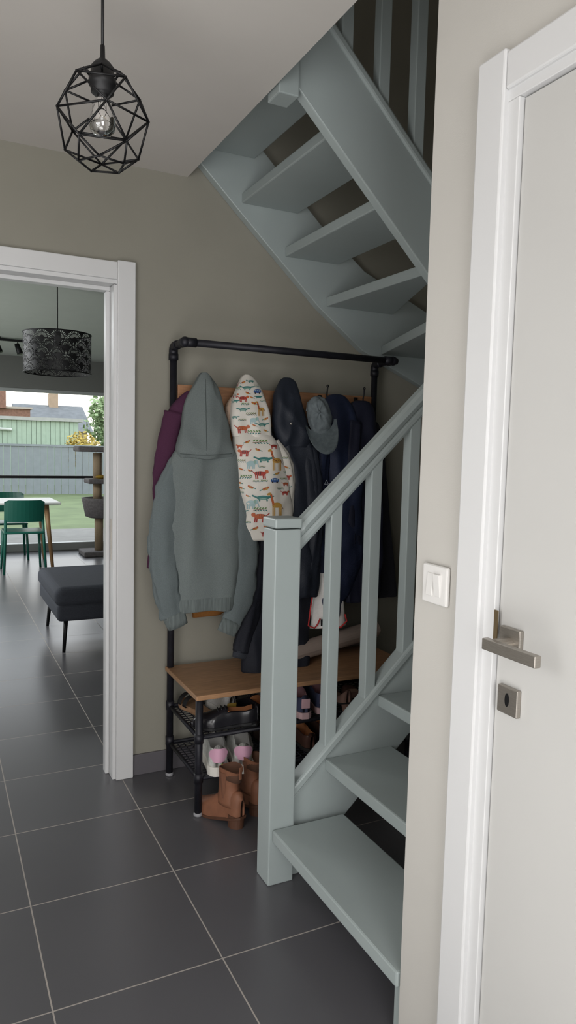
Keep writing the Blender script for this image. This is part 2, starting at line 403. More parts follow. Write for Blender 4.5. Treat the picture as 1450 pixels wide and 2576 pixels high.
for X, s_ in ((RX0, 1), (RX1, -1)):
    m_.ball((X, 2.717, RT), .021, 14); m_.tube([(X, 2.717, RT), (X+s_*.045, 2.717, RT)], .0185, 16); m_.tube([(X, 2.717, RT), (X, 2.757, RT)], .0185, 16)
m_.build('hanging_rail', PIPE, t, smooth=True)
MB().box(RX0+.018, RX1-.016, 2.858, 2.874, 1.50, 1.658).build('hook_board', BOARD, t, bevel=.002)
MB().box(.866, 1.877, 2.476, 2.884, .456, .475).build('bench_top', WOOD, t, bevel=.003)
for z in (.145, .305):
    m_ = MB()
    for Y in (RF, RB): m_.tube([(RX0, Y, z), (RX1, Y, z)], .008, 8)
    for X in (RX0, RX1): m_.tube([(X, RF, z), (X, RB, z)], .008, 8)
    for i in range(1, 16): Y = RF+(RB-RF)*i/16; m_.tube([(RX0, Y, z), (RX1, Y, z)], .0024, 6)
    for i in range(1, 36): X = RX0+(RX1-RX0)*i/36; m_.tube([(X, RF, z-.002), (X, RB, z-.002)], .0024, 6)
    m_.build('shoe_shelf', PIPE, t, smooth=True)
for u in (515, 622, 722, 820, 912):
    X = py(u, 985, 2.80).x
    m_ = MB().box(X-.009, X+.009, 2.852, 2.858, 1.54, 1.65)
    m_.tube(bez([(X, 2.855, 1.60), (X, 2.825, 1.585), (X, 2.80, 1.60), (X, 2.79, 1.645), (X, 2.783, 1.682)]), .0035, 8)
    m_.ball((X, 2.783, 1.686), .0065, 10)
    m_.tube(bez([(X, 2.855, 1.57), (X, 2.83, 1.548), (X, 2.815, 1.56), (X, 2.812, 1.575)]), .0035, 8)
    m_.build('hook', BLACK, t, smooth=True)

# ------------------------------------------------------------ garments
def gar_rings(rows, n=80, folds=.012, seed=0, fx=16, fz=2.0, k=8, g0=.35, wr=.3, dg=1.0):
    R = bez([Vector((r[0], r[1], r[2])) for r in rows], k); D = bez([Vector((r[3], r[4], 0)) for r in rows], k)
    rings = []; sg = 1 if seed % 2 else -1
    for i, (a, d) in enumerate(zip(R, D)):
        v, uL, uR = a; Y, dd = d.x, max(.004, d.y)
        c = py((uL+uR)/2, v, Y); hw = max(.003, (py(uR, v, Y).x-py(uL, v, Y).x)/2)
        f = folds*min(1, g0+i/len(R)); ring = []
        for j in range(n):
            th = 2*pi*j/n; cs, sn = cos(th), sin(th)
            X = c.x+hw*math.copysign(abs(cs)**.8, cs); y = Y+dd*math.copysign(abs(sn)**.7, sn)
            side = 0 if sn < 0 else 9
            q = noise.noise(Vector((X*fx+seed*7.3, side, c.z*fz+seed)))
            r_ = .35-1.6*abs(noise.noise(Vector((X*fx*.75+sg*c.z*4*dg+seed*3.1, side, c.z*fz*1.2))))
            r2 = .3-1.5*abs(noise.noise(Vector((X*fx*.5-sg*c.z*7*dg+seed*1.7, side+3, c.z*fz*.8))))
            w = noise.noise(Vector((X*8+seed, side+sg*c.z*3, c.z*17)))
            y += f*(1.1*q-1.0*r_-.7*r2+wr*w)*abs(sn)**.5
            X += f*.9*noise.noise(Vector((seed, cs*2, c.z*9)))*abs(cs)
            ring.append(Vector((X, y, c.z+.010*(i/len(R))*noise.noise(Vector((X*12, seed, 1))))))
        rings.append(ring)
    return rings
def gar(name, rows, m, parent, **kw):
    return MB().loft(gar_rings(rows, **kw)).build(name, m, parent, smooth=True)
def sleeve_mb(pts, rad, seed=0, wob=.25, flat=.75):
    P = bez([py(u, v, Y) for u, v, Y in pts], 8)
    rs = [lerp_tab([(i/(len(rad)-1), r) for i, r in enumerate(rad)], i/(len(P)-1)) for i in range(len(P))]
    return MB().tube(P, rs, 26, wob, seed, flat), P, rs
def sleeve(pts, rad, m, parent, name='sleeve', seed=0, wob=.25, flat=.75, cuff=None, cm=None):
    mb, P, rs = sleeve_mb(pts, rad, seed, wob, flat)
    o = mb.build(name, m, parent, smooth=True)
    if cuff:
        d = (P[-1]-P[-4]).normalized(); e = P[-1]
        MB().tube([e-d*.006, e+d*.008, e+d*cuff*.6, e+d*cuff], [rs[-1]*1.0, rs[-1]*.97, rs[-1]*.93, rs[-1]*.88], 26, .12, seed+3, flat).build('cuff', cm or m, o, smooth=True)
    return o
def on_surface(mb, pts, off=.0008):
    bv = BVHTree.FromPolygons([tuple(p) for p in mb.v], [tuple(f) for f in mb.f]); out = []
    for u, v in pts:
        d = ray(u, v).normalized(); h_ = bv.ray_cast(CAM, d)
        if h_[0] is not None: out.append(h_[0]-d*off)
    return out
def fabric(name, h, var=.1, sc=250, rough=.9, bump=.3, bs=400, sheen=.0): return mat(name, h, rough, var=var, scale=sc, bump=bump, bscale=bs, spec=.25, sheen=sheen)

# purple jacket (behind)
F = fabric('burgundy_fabric', '#45243a', .08)
t = thing('jacket', 'burgundy jacket hanging furthest left behind the grey-green hoodie', 'jacket', (.93, 2.8, 1.6))
gar('body', [(985, 470, 505, 2.80, .01), (1005, 448, 520, 2.80, .025), (1040, 425, 540, 2.80, .032), (1120, 412, 550, 2.80, .034), (1250, 406, 555, 2.80, .034), (1400, 400, 555, 2.80, .034)], F, t, seed=3, folds=.009)
sleeve([(440, 1040, 2.79), (420, 1130, 2.775), (412, 1230, 2.77), (402, 1340, 2.77), (390, 1430, 2.77)], [.045, .045, .042, .038, .034], F, t, seed=4, flat=.6)
# mustard jacket (behind)
F = fabric('mustard_fabric', '#83562a', .1)
t = thing('jacket', 'mustard brown jacket mostly hidden behind hoodie and printed raincoat', 'jacket', (1.05, 2.81, 1.6))
gar('body', [(1040, 545, 575, 2.815, .01), (1070, 520, 610, 2.815, .02), (1150, 500, 645, 2.815, .022), (1300, 490, 656, 2.815, .024), (1440, 482, 660, 2.815, .024), (1475, 482, 650, 2.815, .022), (1548, 484, 556, 2.815, .016)], F, t, seed=5, folds=.004)
MB().ball(py(514, 1532, 2.797), .007, 10, (1, .4, 1)).build('button', mat('brown_button', '#4d3018', .4), t, smooth=True)

# long black coat behind, reaching to the bench
F = fabric('black_coat_fabric', '#1f2129', .15, rough=.7)
t = thing('coat', 'long black winter coat reaching down to the wooden bench', 'coat', (1.2, 2.78, 1.6))
gar('body', [(1090, 660, 700, 2.80, .02), (1120, 640, 750, 2.80, .03), (1250, 640, 785, 2.79, .034), (1400, 642, 790, 2.78, .036), (1520, 622, 785, 2.76, .04), (1600, 614, 780, 2.72, .045), (1682, 612, 775, 2.69, .045)], F, t, seed=8, folds=.014)
sleeve([(660, 1330, 2.735), (645, 1450, 2.72), (625, 1560, 2.705), (606, 1640, 2.70)], [.04, .045, .042, .034], F, t, seed=9, wob=.35, cuff=.025, cm=fabric('charcoal_rib', '#33363d', .2))

# grey-green hoodie
F = fabric('heather_grey_green', '#676e6d', .2, 600, bump=.22, bs=900)
FR = mat('rib_grey_green', '#616867', .95, var=.25, scale=120, bump=.8, bscale=160, spec=.2, stretch=(1, 1, .06))
FS = fabric('heather_sleeve', '#606869', .2, 600, bump=.22, bs=900)
SEAM = fabric('hoodie_seam', '#4d5453', .1)
t = thing('hoodie', 'grey-green hoodie hanging by its hood, back side showing', 'hoodie', (.99, 2.72, 1.68))
hm = MB().loft(gar_rings([(938, 507, 521, 2.772, .012), (948, 499, 532, 2.768, .016), (972, 487, 546, 2.757, .026), (1010, 470, 558, 2.745, .034), (1050, 458, 565, 2.732, .040), (1095, 451, 577, 2.715, .044), (1132, 444, 590, 2.705, .046), (1152, 449, 585, 2.71, .038)], seed=6, folds=.020, fx=13, fz=1.8, g0=.5, wr=.2, dg=.6))
hd_ = hm.build('hood', F, t, smooth=True)
sm_ = MB(); sm_.tube(bez(on_surface(hm, [(517+.02*(v-950), v) for v in range(955, 1146, 19)]), 3), .0014, 6)
sm_.tube(bez(on_surface(hm, [(u, 1141+4*sin((u-452)/132*pi)) for u in range(454, 586, 13)]), 3), .0018, 6)
sm_.build('seam', SEAM, hd_, smooth=True)
gar('body', [(1116, 470, 566, 2.72, .03), (1140, 440, 594, 2.715, .036), (1185, 424, 610, 2.71, .038), (1250, 420, 616, 2.706, .042), (1330, 416, 612, 2.702, .045), (1420, 411, 608, 2.70, .048), (1490, 408, 606, 2.70, .05), (1502, 409, 605, 2.70, .048)], F, t, seed=2, folds=.017, fx=12, fz=.7, wr=.2, dg=.3)
gar('hem_band', [(1498, 410, 604, 2.70, .049), (1506, 410, 605, 2.70, .051), (1528, 412, 604, 2.70, .049), (1532, 414, 602, 2.70, .046)], FR, t, seed=2, folds=.0165, fx=12, fz=.7, g0=1, wr=.2, dg=.3)
sleeve([(454, 1155, 2.71), (426, 1235, 2.695), (408, 1320, 2.68), (408, 1410, 2.672), (420, 1490, 2.668), (438, 1548, 2.668)], [.03, .05, .052, .053, .052, .046], FS, t, seed=21, cuff=.05, cm=FR, flat=.40, wob=.36)
sleeve([(580, 1155, 2.71), (604, 1245, 2.695), (617, 1330, 2.68), (619, 1420, 2.672), (606, 1505, 2.668), (582, 1565, 2.668)], [.03, .046, .05, .051, .05, .045], FS, t, seed=33, cuff=.05, cm=FR, flat=.40, wob=.36)

# printed raincoat
F = mat('white_raincoat', '#c6c1b8', .55, var=.04, scale=20, bump=.1, bscale=60)
PM = [F]+[mat('print_'+n_, h_, .6) for n_, h_ in (('orange', '#a8542e'), ('red', '#963026'), ('ochre', '#a9813a'), ('teal', '#2f6a66'), ('blue', '#2f4f86'), ('palegreen', '#7d9a8c'), ('dark', '#2c2a2a'), ('brown', '#6b4226'), ('leaf', '#5c7a48'), ('paleblue', '#8fa6a8'))]
ORA, RED, OCH, TEA, BLU, PAL, DRK, BRO, LEA, PBL = range(1, 11)
t = thing('raincoat', 'white child raincoat printed with colourful animals, hanging by its hood', 'coat', (1.15, 2.74, 1.67))
def decals(mb, items):
    bv = BVHTree.FromPolygons([tuple(p) for p in mb.v], [tuple(f) for f in mb.f])
    lay = [0]; todo = []
    def poly(pts, mi):
        lay[0] += 1; off = .0012+.00002*(lay[0] % 60); out = []
        for u, v in pts:
            d = ray(u, v).normalized(); h_ = bv.ray_cast(CAM, d)
            if h_[0] is None: return
            out.append(h_[0]-d*off)
        if max(p.y for p in out)-min(p.y for p in out) > .06: return
        c = sum(out, Vector((0, 0, 0)))/len(out); uu = sum(p[0] for p in pts)/len(pts); vv = sum(p[1] for p in pts)/len(pts)
        h_ = bv.ray_cast(CAM, ray(uu, vv).normalized())
        if h_[0] is not None: c = h_[0]-ray(uu, vv).normalized()*off
        n_ = len(out); todo.append((out+[c], [(i, (i+1) % n_, n_) for i in range(n_)], mi))
    def ell(x, y, cx, cy, rx, ry, rot, s, mi, fl):
        pts = []
        for i in range(12):
            a = 2*pi*i/12; ex, ey = rx*cos(a), ry*sin(a)
            X = cx+ex*cos(rot)-ey*sin(rot); Y = cy+ex*sin(rot)+ey*cos(rot)
            pts.append((x+fl*X*s, y-Y*s))
        poly(pts, mi)
    def stk(x, y, ax, ay, bx, by, w, s, mi, fl):
        dx, dy = bx-ax, by-ay; l = sqrt(dx*dx+dy*dy) or 1; nx, ny = -dy/l*w/2, dx/l*w/2
        poly([(x+fl*X*s, y-Y*s) for X, Y in ((ax+nx, ay+ny), (bx+nx, by+ny), (bx-nx, by-ny), (ax-nx, ay-ny))], mi)
    for ii, (kind, x, y, s, fl) in enumerate(items):
        E = lambda cx, cy, rx, ry, mi, rot=0: ell(x, y, cx, cy, rx, ry, rot, s, mi, fl)
        K = lambda ax, ay, bx, by, w, mi: stk(x, y, ax, ay, bx, by, w, s, mi, fl)
        if kind == 'tiger':
            for lx in (-.65, -.4, .4, .65): K(lx, -.1, lx+.08, -.75, .18, RED)
            E(0, .05, .85, .34, ORA if ii % 2 else RED); E(.9, .28, .3, .27, ORA); K(-.8, .1, -1.25, .5, .13, RED)
            for q in (-.5, -.2, .1, .4): K(q, .35, q-.05, -.15, .08, DRK)
        elif kind == 'giraffe':
            for lx in (-.5, -.3, .2, .38): K(lx, 0, lx, -1.15, .13, OCH)
            E(-.05, .05, .55, .3, OCH); K(.32, .1, .62, 1.25, .24, ORA); E(.8, 1.28, .26, .14, OCH, -.3); K(-.5, .1, -.75, -.4, .07, BRO)
            for a_, b_ in ((-.25, .1), (.05, .05), (.3, .15), (.45, .55), (.53, .85), (-.05, -.1)): E(a_, b_, .09, .07, BRO)
        elif kind == 'croc':
            for lx in (-.5, .45): K(lx, -.1, lx+.1, -.45, .18, TEA)
            E(0, 0, .85, .27, TEA); E(.95, .12, .5, .13, TEA, .15); K(-.7, 0, -1.4, .3, .2, TEA); E(0, -.12, .6, .1, PAL)
        elif kind == 'bus':
            E(0, 0, .85, .45, BLU); K(-.8, -.1, .8, -.1, .5, BLU)
            for q in (-.45, 0, .45): E(q, .12, .17, .13, PBL)
            E(-.45, -.42, .18, .18, DRK); E(.45, -.42, .18, .18, DRK)
        elif kind == 'elephant':
            for lx in (-.55, -.25, .25, .5): K(lx, 0, lx, -.7, .22, PBL)
            E(0, .1, .75, .45, PBL); E(.75, .35, .36, .34, PBL); K(1.0, .25, 1.2, -.45, .15, PBL); E(.6, .35, .2, .26, PAL)
        elif kind == 'bird':
            E(0, 0, .55, .25, OCH, .3); E(.45, .25, .2, .18, ORA); K(-.4, -.1, -.95, -.3, .16, TEA); E(-.1, .05, .3, .12, RED, .4)
        elif kind == 'branch':
            K(-1, -.1, 1, .1, .07, BRO)
            for q in (-.8, -.4, 0, .4, .8): E(q, .2, .2, .09, LEA, .6); E(q+.15, -.15, .18, .08, TEA, -.6)
    for vs, fs, mi in todo: mb.add(vs, fs, mi)
def densify(items, u0, u1, v0, v1, seed, tries=900):
    rnd = random.Random(seed); out = [(a, b, c_, d*.95, e) for a, b, c_, d, e in items]
    for _ in range(tries):
        k_ = rnd.choice(['branch', 'bird', 'croc', 'branch', 'tiger', 'bird']); s_ = rnd.choice([8, 9, 10])
        x, y = rnd.uniform(u0, u1), rnd.uniform(v0, v1)
        if all(abs(x-a[1]) > (s_+a[3])*.95 or abs(y-a[2]) > (s_+a[3])*.6+(8 if a[0] == 'giraffe' else 0) for a in out): out.append((k_, x, y, s_, rnd.choice([-1, 1])))
    return out
hd = MB().loft(gar_rings([(943, 615, 627, 2.772, .01), (953, 606, 640, 2.768, .016), (975, 597, 656, 2.755, .03), (1005, 588, 668, 2.74, .04), (1040, 582, 676, 2.725, .045), (1075, 582, 678, 2.715, .045), (1100, 588, 680, 2.715, .04)], seed=11, folds=.015, dg=.7))
decals(hd, densify([('croc', 622, 975, 14, 1), ('bus', 648, 984, 12, 1), ('tiger', 612, 1002, 13, 1), ('bird', 640, 1015, 12, -1), ('giraffe', 657, 1030, 15, -1), ('croc', 612, 1030, 13, -1), ('bird', 612, 962, 9, 1), ('branch', 632, 1042, 14, 1), ('elephant', 638, 1058, 13, 1), ('tiger', 610, 1078, 17, 1), ('croc', 660, 1068, 13, 1), ('branch', 640, 1088, 18, -1)], 590, 672, 955, 1090, 4))
hd.build('hood', PM, t, smooth=True)
bd = MB().loft(gar_rings([(1078, 600, 662, 2.73, .03), (1095, 590, 682, 2.725, .042), (1125, 588, 702, 2.715, .05), (1165, 592, 716, 2.71, .055), (1220, 598, 724, 2.705, .056), (1290, 604, 730, 2.70, .056), (1345, 612, 730, 2.70, .055), (1356, 616, 726, 2.70, .05)], seed=12, folds=.018, fx=12, fz=1.4, dg=.6))
decals(bd, densify([('bird', 622, 1112, 12, 1), ('branch', 655, 1112, 20, 1), ('tiger', 615, 1138, 15, -1), ('bird', 650, 1132, 12, -1), ('croc', 665, 1155, 20, 1), ('giraffe', 696, 1160, 22, -1), ('elephant', 632, 1168, 17, 1), ('branch', 605, 1160, 14, 1),
    ('tiger', 655, 1192, 19, 1), ('bus', 692, 1208, 13, 1), ('branch', 620, 1200, 16, -1), ('bird', 632, 1226, 14, -1), ('bird', 668, 1230, 16, 1), ('croc', 662, 1252, 21, 1), ('giraffe', 696, 1272, 24, -1), ('elephant', 632, 1268, 18, 1),
    ('branch', 655, 1282, 18, 1), ('tiger', 655, 1300, 20, -1), ('bird', 642, 1330, 14, 1), ('bird', 672, 1328, 14, -1), ('branch', 700, 1318, 18, -1), ('croc', 708, 1336, 14, 1), ('tiger', 690, 1122, 10, 1)], 600, 722, 1110, 1345, 5))
bd.build('body', PM, t, smooth=True)
sv, P_, r_s = sleeve_mb([(690, 1112, 2.70), (716, 1160, 2.69), (724, 1220, 2.685), (722, 1290, 2.685), (712, 1340, 2.685)], [.022, .030, .031, .028, .024], 41, .3, .6)
decals(sv, [('branch', 716, 1152, 9, 1), ('bird', 722, 1176, 9, -1), ('tiger', 722, 1200, 10, 1), ('croc', 722, 1226, 9, -1), ('bird', 722, 1250, 9, 1), ('branch', 720, 1272, 10, 1), ('tiger', 718, 1296, 9, -1), ('bird', 714, 1322, 8, 1)])
sv.build('sleeve', PM, t, smooth=True)
gar('hood_lining', [(1000, 580, 596, 2.765, .01), (1025, 568, 600, 2.76, .02), (1055, 572, 600, 2.755, .02), (1085, 584, 600, 2.755, .012)], fabric('beige_fleece', '#9c8776', .15, 90, bump=.8, bs=120), t, seed=13, folds=.005)

# navy hooded jacket
F = fabric('navy_fabric', '#232730', .12, rough=.5)
t = thing('jacket', 'dark navy hooded jacket hanging right of the printed raincoat', 'jacket', (1.33, 2.74, 1.67))
gar('hood', [(950, 714, 729, 2.772, .012), (962, 702, 743, 2.765, .02), (1000, 692, 758, 2.745, .036), (1050, 689, 770, 2.73, .042), (1100, 696, 780, 2.72, .042), (1125, 703, 778, 2.725, .033)], F, t, seed=14, folds=.020)
gar('body', [(1090, 708, 766, 2.735, .03), (1112, 698, 788, 2.73, .042), (1180, 700, 802, 2.725, .046), (1290, 704, 808, 2.72, .048), (1400, 700, 806, 2.72, .048), (1500, 690, 798, 2.72, .045)], F, t, seed=15, folds=.020)
sleeve([(776, 1125, 2.715), (790, 1230, 2.70), (790, 1330, 2.695), (778, 1440, 2.695)], [.036, .042, .04, .034], F, t, seed=16, wob=.38)
MB().ball(py(733, 1066, 2.668), .005, 10, (1, .5, 1)).build('snap_button', STEEL, t, smooth=True)

# blue jackets
F = fabric('deep_blue_fabric', '#242b42', .1, rough=.55)
t = thing('jacket', 'deep blue jacket hanging behind the grey cap', 'jacket', (1.5, 2.78, 1.62))
gar('body', [(992, 838, 856, 2.80, .01), (1000, 822, 872, 2.795, .02), (1035, 806, 890, 2.78, .036), (1120, 798, 902, 2.765, .045), (1250, 794, 910, 2.755, .05), (1400, 795, 908, 2.75, .05), (1480, 799, 888, 2.745, .045), (1520, 801, 860, 2.74, .04), (1552, 806, 850, 2.74, .034)], F, t, seed=17, folds=.020)
sleeve([(814, 1100, 2.74), (802, 1200, 2.725), (797, 1300, 2.72), (800, 1400, 2.72)], [.036, .04, .038, .034], F, t, seed=18, wob=.38)
m_ = MB()
for a_, b_ in (((817, 1218), (822, 1208)), ((822, 1208), (827, 1218)), ((827, 1218), (817, 1218))):
    p0, p1 = py(*a_, 2.678), py(*b_, 2.678); m_.tube([p0, p1], .0012, 6)
m_.build('chest_emblem', mat('emblem_thread', '#8a8f98', .8), t)
F = fabric('night_blue_fabric', '#212333', .1, rough=.6)
t = thing('jacket', 'night blue jacket on the rightmost hook of the rack', 'jacket', (1.68, 2.78, 1.62))
gar('body', [(1008, 898, 918, 2.80, .01), (1016, 886, 930, 2.795, .02), (1050, 876, 942, 2.79, .03), (1150, 868, 955, 2.775, .04), (1300, 864, 962, 2.765, .042), (1450, 862, 958, 2.76, .042), (1510, 866, 942, 2.76, .04)], F, t, seed=19, folds=.018)
sleeve([(890, 1060, 2.755), (880, 1180, 2.74), (876, 1320, 2.735), (880, 1440, 2.735)], [.034, .038, .036, .03], F, t, seed=20, wob=.38)
F = fabric('charcoal_coat', '#2e2e35', .12, rough=.8)
t = thing('coat', 'charcoal coat hanging at the far right end of rack', 'coat', (1.8, 2.82, 1.6))
gar('body', [(1060, 925, 940, 2.825, .01), (1075, 915, 955, 2.825, .018), (1180, 912, 970, 2.82, .024), (1350, 908, 985, 2.815, .026), (1485, 905, 996, 2.81, .028), (1500, 906, 994, 2.81, .026)], F, t, seed=22, folds=.010)
# white garment with red edge
F = fabric('white_sport_fabric', '#ebe7e3', .04, 60)
t = thing('sweater', 'white garment with red edging peeking out below blue jackets', 'sweater', (1.48, 2.74, .9))
gar('body', [(1440, 792, 850, 2.735, .015), (1480, 788, 856, 2.735, .018), (1540, 783, 866, 2.73, .02), (1576, 781, 872, 2.73, .02)], F, t, seed=23, folds=.012)
RT_ = mat('red_trim', '#b83030', .7)
MB().tube([py(u, v, 2.703) for u, v in ((789, 1484), (783, 1520), (779, 1552), (776, 1574), (792, 1580), (800, 1570), (806, 1556))], .0035, 8).tube([py(u, v, 2.700) for u, v in ((812, 1580), (835, 1583), (858, 1578), (873, 1562), (868, 1545))], .004, 8).build('red_piping', RT_, t, smooth=True)
MB().box(py(808, 1566, 2.700).x, py(822, 1566, 2.700).x, 2.699, 2.702, py(812, 1574, 2.700).z, py(812, 1558, 2.700).z).build('print_patch', BLKPL, t)

# cap
CAPM = fabric('washed_grey_cap', '#666e71', .18, 60); VISM = fabric('washed_grey_visor', '#555d60', .18, 60)
t = thing('baseball_cap', 'faded grey baseball cap hanging from the fourth hook', 'cap', (0, 0, 0))
cr = MB(); rings = []
for i in range(11):
    a_ = pi/2*i/10; rr = max(.003, cos(a_)**.8 if cos(a_) > 0 else 0); ring = []
    for j in range(48):
        th = 2*pi*j/48; dn = 1+.16*noise.noise(Vector((cos(th)*1.6, sin(th)*1.6, i*.35)))
        dn *= 1-.05*(abs(cos(3*th))**20)
        ring.append(Vector((.054*rr*cos(th)*dn, .086*rr*sin(th)*dn-.020*sin(a_)-.008, .055*max(0, sin(a_))**.9*dn)))
    rings.append(ring)
cr.loft(rings, False, True).build('crown', CAPM, t, smooth=True)
MB().ball((0, -.028, .056), .006, 8, (1, 1, .5)).build('top_button', CAPM, t, smooth=True)
vz = []
for r_ in range(7):
    q = r_/6; row = []
    for j in range(17):
        an = pi*(.04+.92*j/16)
        bx_, by_ = .060*cos(an), .086*sin(an)*(.55 if q == 0 else .72)
        ext = .082*q*max(0., sin(pi*j/16))**.5
        row.append(Vector((bx_*(1+.12*q), by_+ext+.008, .022+.055*q-.035*(cos(an)**2)*q)))
    vz.append(row)
top = MB(); vs = [p for r_ in vz for p in r_]; lo_ = [p-Vector((0, 0, .005)) for p in vs]; nn = len(vs)
fs = []
for i in range(6):
    for j in range(16):
        a_ = i*17+j; fs += [(a_, a_+1, a_+18, a_+17), (nn+a_+17, nn+a_+18, nn+a_+1, nn+a_)]
for j in range(16): fs.append((102+j, 102+j+1, nn+102+j+1, nn+102+j))
top.add(vs+lo_, fs).build('visor', VISM, t, smooth=True)
bt = MB(); bt.tube([(.05*cos(a_), .082*sin(a_)-.006, .004) for a_ in [pi*1.15+pi*.7*i/10 for i in range(11)]], .004, 8); bt.build('back_strap', CAPM, t, smooth=True)
mr = Matrix.Rotation(radians(-22), 4, 'Z') @ Matrix(((-1, 0, 0, 0), (0, 0, -1, 0), (0, -1, 0, 0), (0, 0, 0, 1))) @ Matrix.Rotation(radians(14), 4, 'Z')
t.matrix_world = Matrix.Translation(py(803, 1054, 2.69)) @ mr

# rolled mats on the bench
def roll(name, label, A, B, r0, turns, m):
    A, B = Vector(A), Vector(B); ax = (B-A).normalized(); up = ZV-ax*ZV.dot(ax); up.normalize(); sd = ax.cross(up)
    N_ = 26*turns; o = []; i_ = []
    for k in range(N_+1):
        an = 2*pi*k/26; r = r0-.0068*an/(2*pi)
        o.append(sd*cos(an)*r+up*sin(an)*r); i_.append(sd*cos(an)*(r-.0052)+up*sin(an)*(r-.0052))
    sec = o+i_[::-1]; mb = MB(); n_ = len(sec)
    vs = [A+p for p in sec]+[B+p for p in sec]; fs = [(i, (i+1) % n_, (i+1) % n_+n_, i+n_) for i in range(n_)]
    for k in range(N_): fs += [(k, n_-1-k, n_-2-k, k+1), (n_+k+1, n_+n_-2-k, n_+n_-1-k, n_+k)]
    return tag(mb.add(vs, fs).build(name, m, smooth=False, origin=(A+B)/2), label, 'mat', 'rolled mats on the bench')
RM = mat('taupe_foam', '#8d7e75', .8, var=.05)
roll('rolled_mat', 'taupe rolled mat lying topmost at the back of the bench', (1.36, 2.69, .525), (1.84, 2.765, .575), .044, 4, RM)
roll('rolled_mat', 'dark taupe rolled mat lower on the bench behind the balusters', (1.50, 2.83, .512), (1.84, 2.845, .512), .034, 3, mat('dark_taupe_foam', '#5f5557', .8))

# ------------------------------------------------------------ shoes
WT = [(0, .22), (.03, .48), (.1, .68), (.28, .66), (.5, .78), (.7, 1.0), (.84, .92), (.94, .64), (1, .2)]
WP = [(0, .22), (.03, .46), (.1, .62), (.28, .58), (.5, .74), (.68, 1.0), (.82, .8), (.94, .4), (1, .1)]
def shoe(root, L, W, Hs, z0, um, lm, sm, wt=WT, op=(.07, .46), heel=0, sole_out=.004, rise=0, sname='sole'):
    N_, Mj = 26, 20
    bz = lambda q: rise*max(0, 1-q/.6)**1.3
    vs = []; fs = []; ms = []
    for i in range(N_+1):
        q = i/N_; w = lerp_tab(wt, q)*W/2; h_ = lerp_tab(Hs, q); y = -L/2+L*q; zb = z0+bz(q)
        for j in range(Mj+1):
            a = pi*j/Mj; cs, sn = cos(a), abs(sin(a))
            X = w*math.copysign(abs(cs)**.75, cs); Z_ = zb+h_*sn**.6
            if op[0] < q < op[1] and abs(cs) < .62: X *= .92; Z_ = zb+.012
            vs.append((X, y, Z_))
    for i in range(N_):
        for j in range(Mj):
            a = i*(Mj+1)+j; f = (a, a+1, a+Mj+2, a+Mj+1)
            fs.append(f); q = (i+.5)/N_; cc = abs(cos(pi*(j+.5)/Mj))
            ms.append(1 if (op[0] < q < op[1] and cc < .7) else 0)
    fs.append(list(range(Mj+1))); ms.append(0); fs.append([N_*(Mj+1)+j for j in range(Mj, -1, -1)]); ms.append(0)
    u = MB(); u.v = [Vector(p) for p in vs]; u.f = [list(f) for f in fs]; u.m = ms
    uo = u.build('upper', [um, lm], root, smooth=True)
    out = []
    for i in range(N_+1):
        q = i/N_; w = lerp_tab(wt, q)*W/2+sole_out; y = -(L/2+sole_out)+(L+2*sole_out)*q; out.append((w, y, q))
    rings = []
    for dz, k in ((0, .97), (.3, 1.0), (1, 1.0)):
        tz = lambda q: bz(q)+z0*dz+(.012*max(0, (q-.86)/.14)**2 if dz < 1 else 0)
        rings.append([Vector((w*k, y, tz(q))) for w, y, q in out]+[Vector((-w*k, y, tz(q))) for w, y, q in reversed(out)])
    MB().loft(rings).build(sname, sm, root, smooth=False)
    return uo
def laces(root, uo, L, z0, Hs, w, m, q0=.47, q1=.66, n_=4):
    mb = MB()
    for i in range(n_):
        q = q0+(q1-q0)*i/(n_-1); h_ = lerp_tab(Hs, q); y = -L/2+L*q
        mb.tube(bez([(-w, y, z0+h_*.86), (0, y+.003, z0+h_*1.03), (w, y, z0+h_*.86)], 4), .0028, 6)
    mb.build('laces', m, root, smooth=True)
TAN = mat('tan_lining', '#b0744b', .6)
DK = mat('dark_lining', '#1b1817', .9)
def relabel(o, l): o['label'] = l; return o
SH1, SH0 = .3135, .1535
# black dress shoes
BL = mat('black_leather', '#1f1e22', .22, var=.1)
HD = [(0, .052), (.05, .066), (.2, .058), (.42, .066), (.55, .062), (.75, .043), (.92, .036), (1, .012)]
t = thing('dress_shoe', 'black leather dress shoe with tan lining, left of its pair below the bench', 'shoe', group='black dress shoes')
uo = shoe(t, .262, .098, HD, .012, BL, TAN, BLKPL, WP, rise=.014)
MB().box(-.034, .034, -.13, -.064, 0, .02).build('heel', BLKPL, t, bevel=.01)
laces(t, uo, .262, .018, HD, .016, BLKPL, .49, .6, 3)
place(t, (1.008, 2.548, SH1), 74)
c = relabel(copy_tree(t), 'black leather dress shoe with tan lining, right of its pair beside white sneakers')
place(c, (1.172, 2.634, SH1), 6)
# sandal
t = thing('sandal', 'cork footbed sandal with black strap at left end of upper shelf', 'sandal')
CK = mat('cork', '#917053', .8, var=.2, scale=90)
o_ = [(lerp_tab(WT, i/16)*.044, -.115+.23*i/16) for i in range(17)]
MB().prism(o_+[(-x, y) for x, y in reversed(o_)], 'z', 0, .024).build('footbed', CK, t, bevel=.004)
for y in (.02, .062):
    MB().loft([[Vector((.046*cos(a_), y-.015, .02+.042*sin(a_))) for a_ in [pi*i/12 for i in range(13)]], [Vector((.046*cos(a_), y+.015, .02+.042*sin(a_))) for a_ in [pi*i/12 for i in range(13)]]], False, False).build('strap', BLKPL, t, smooth=True)
place(t, (.958, 2.745, SH1), 10)
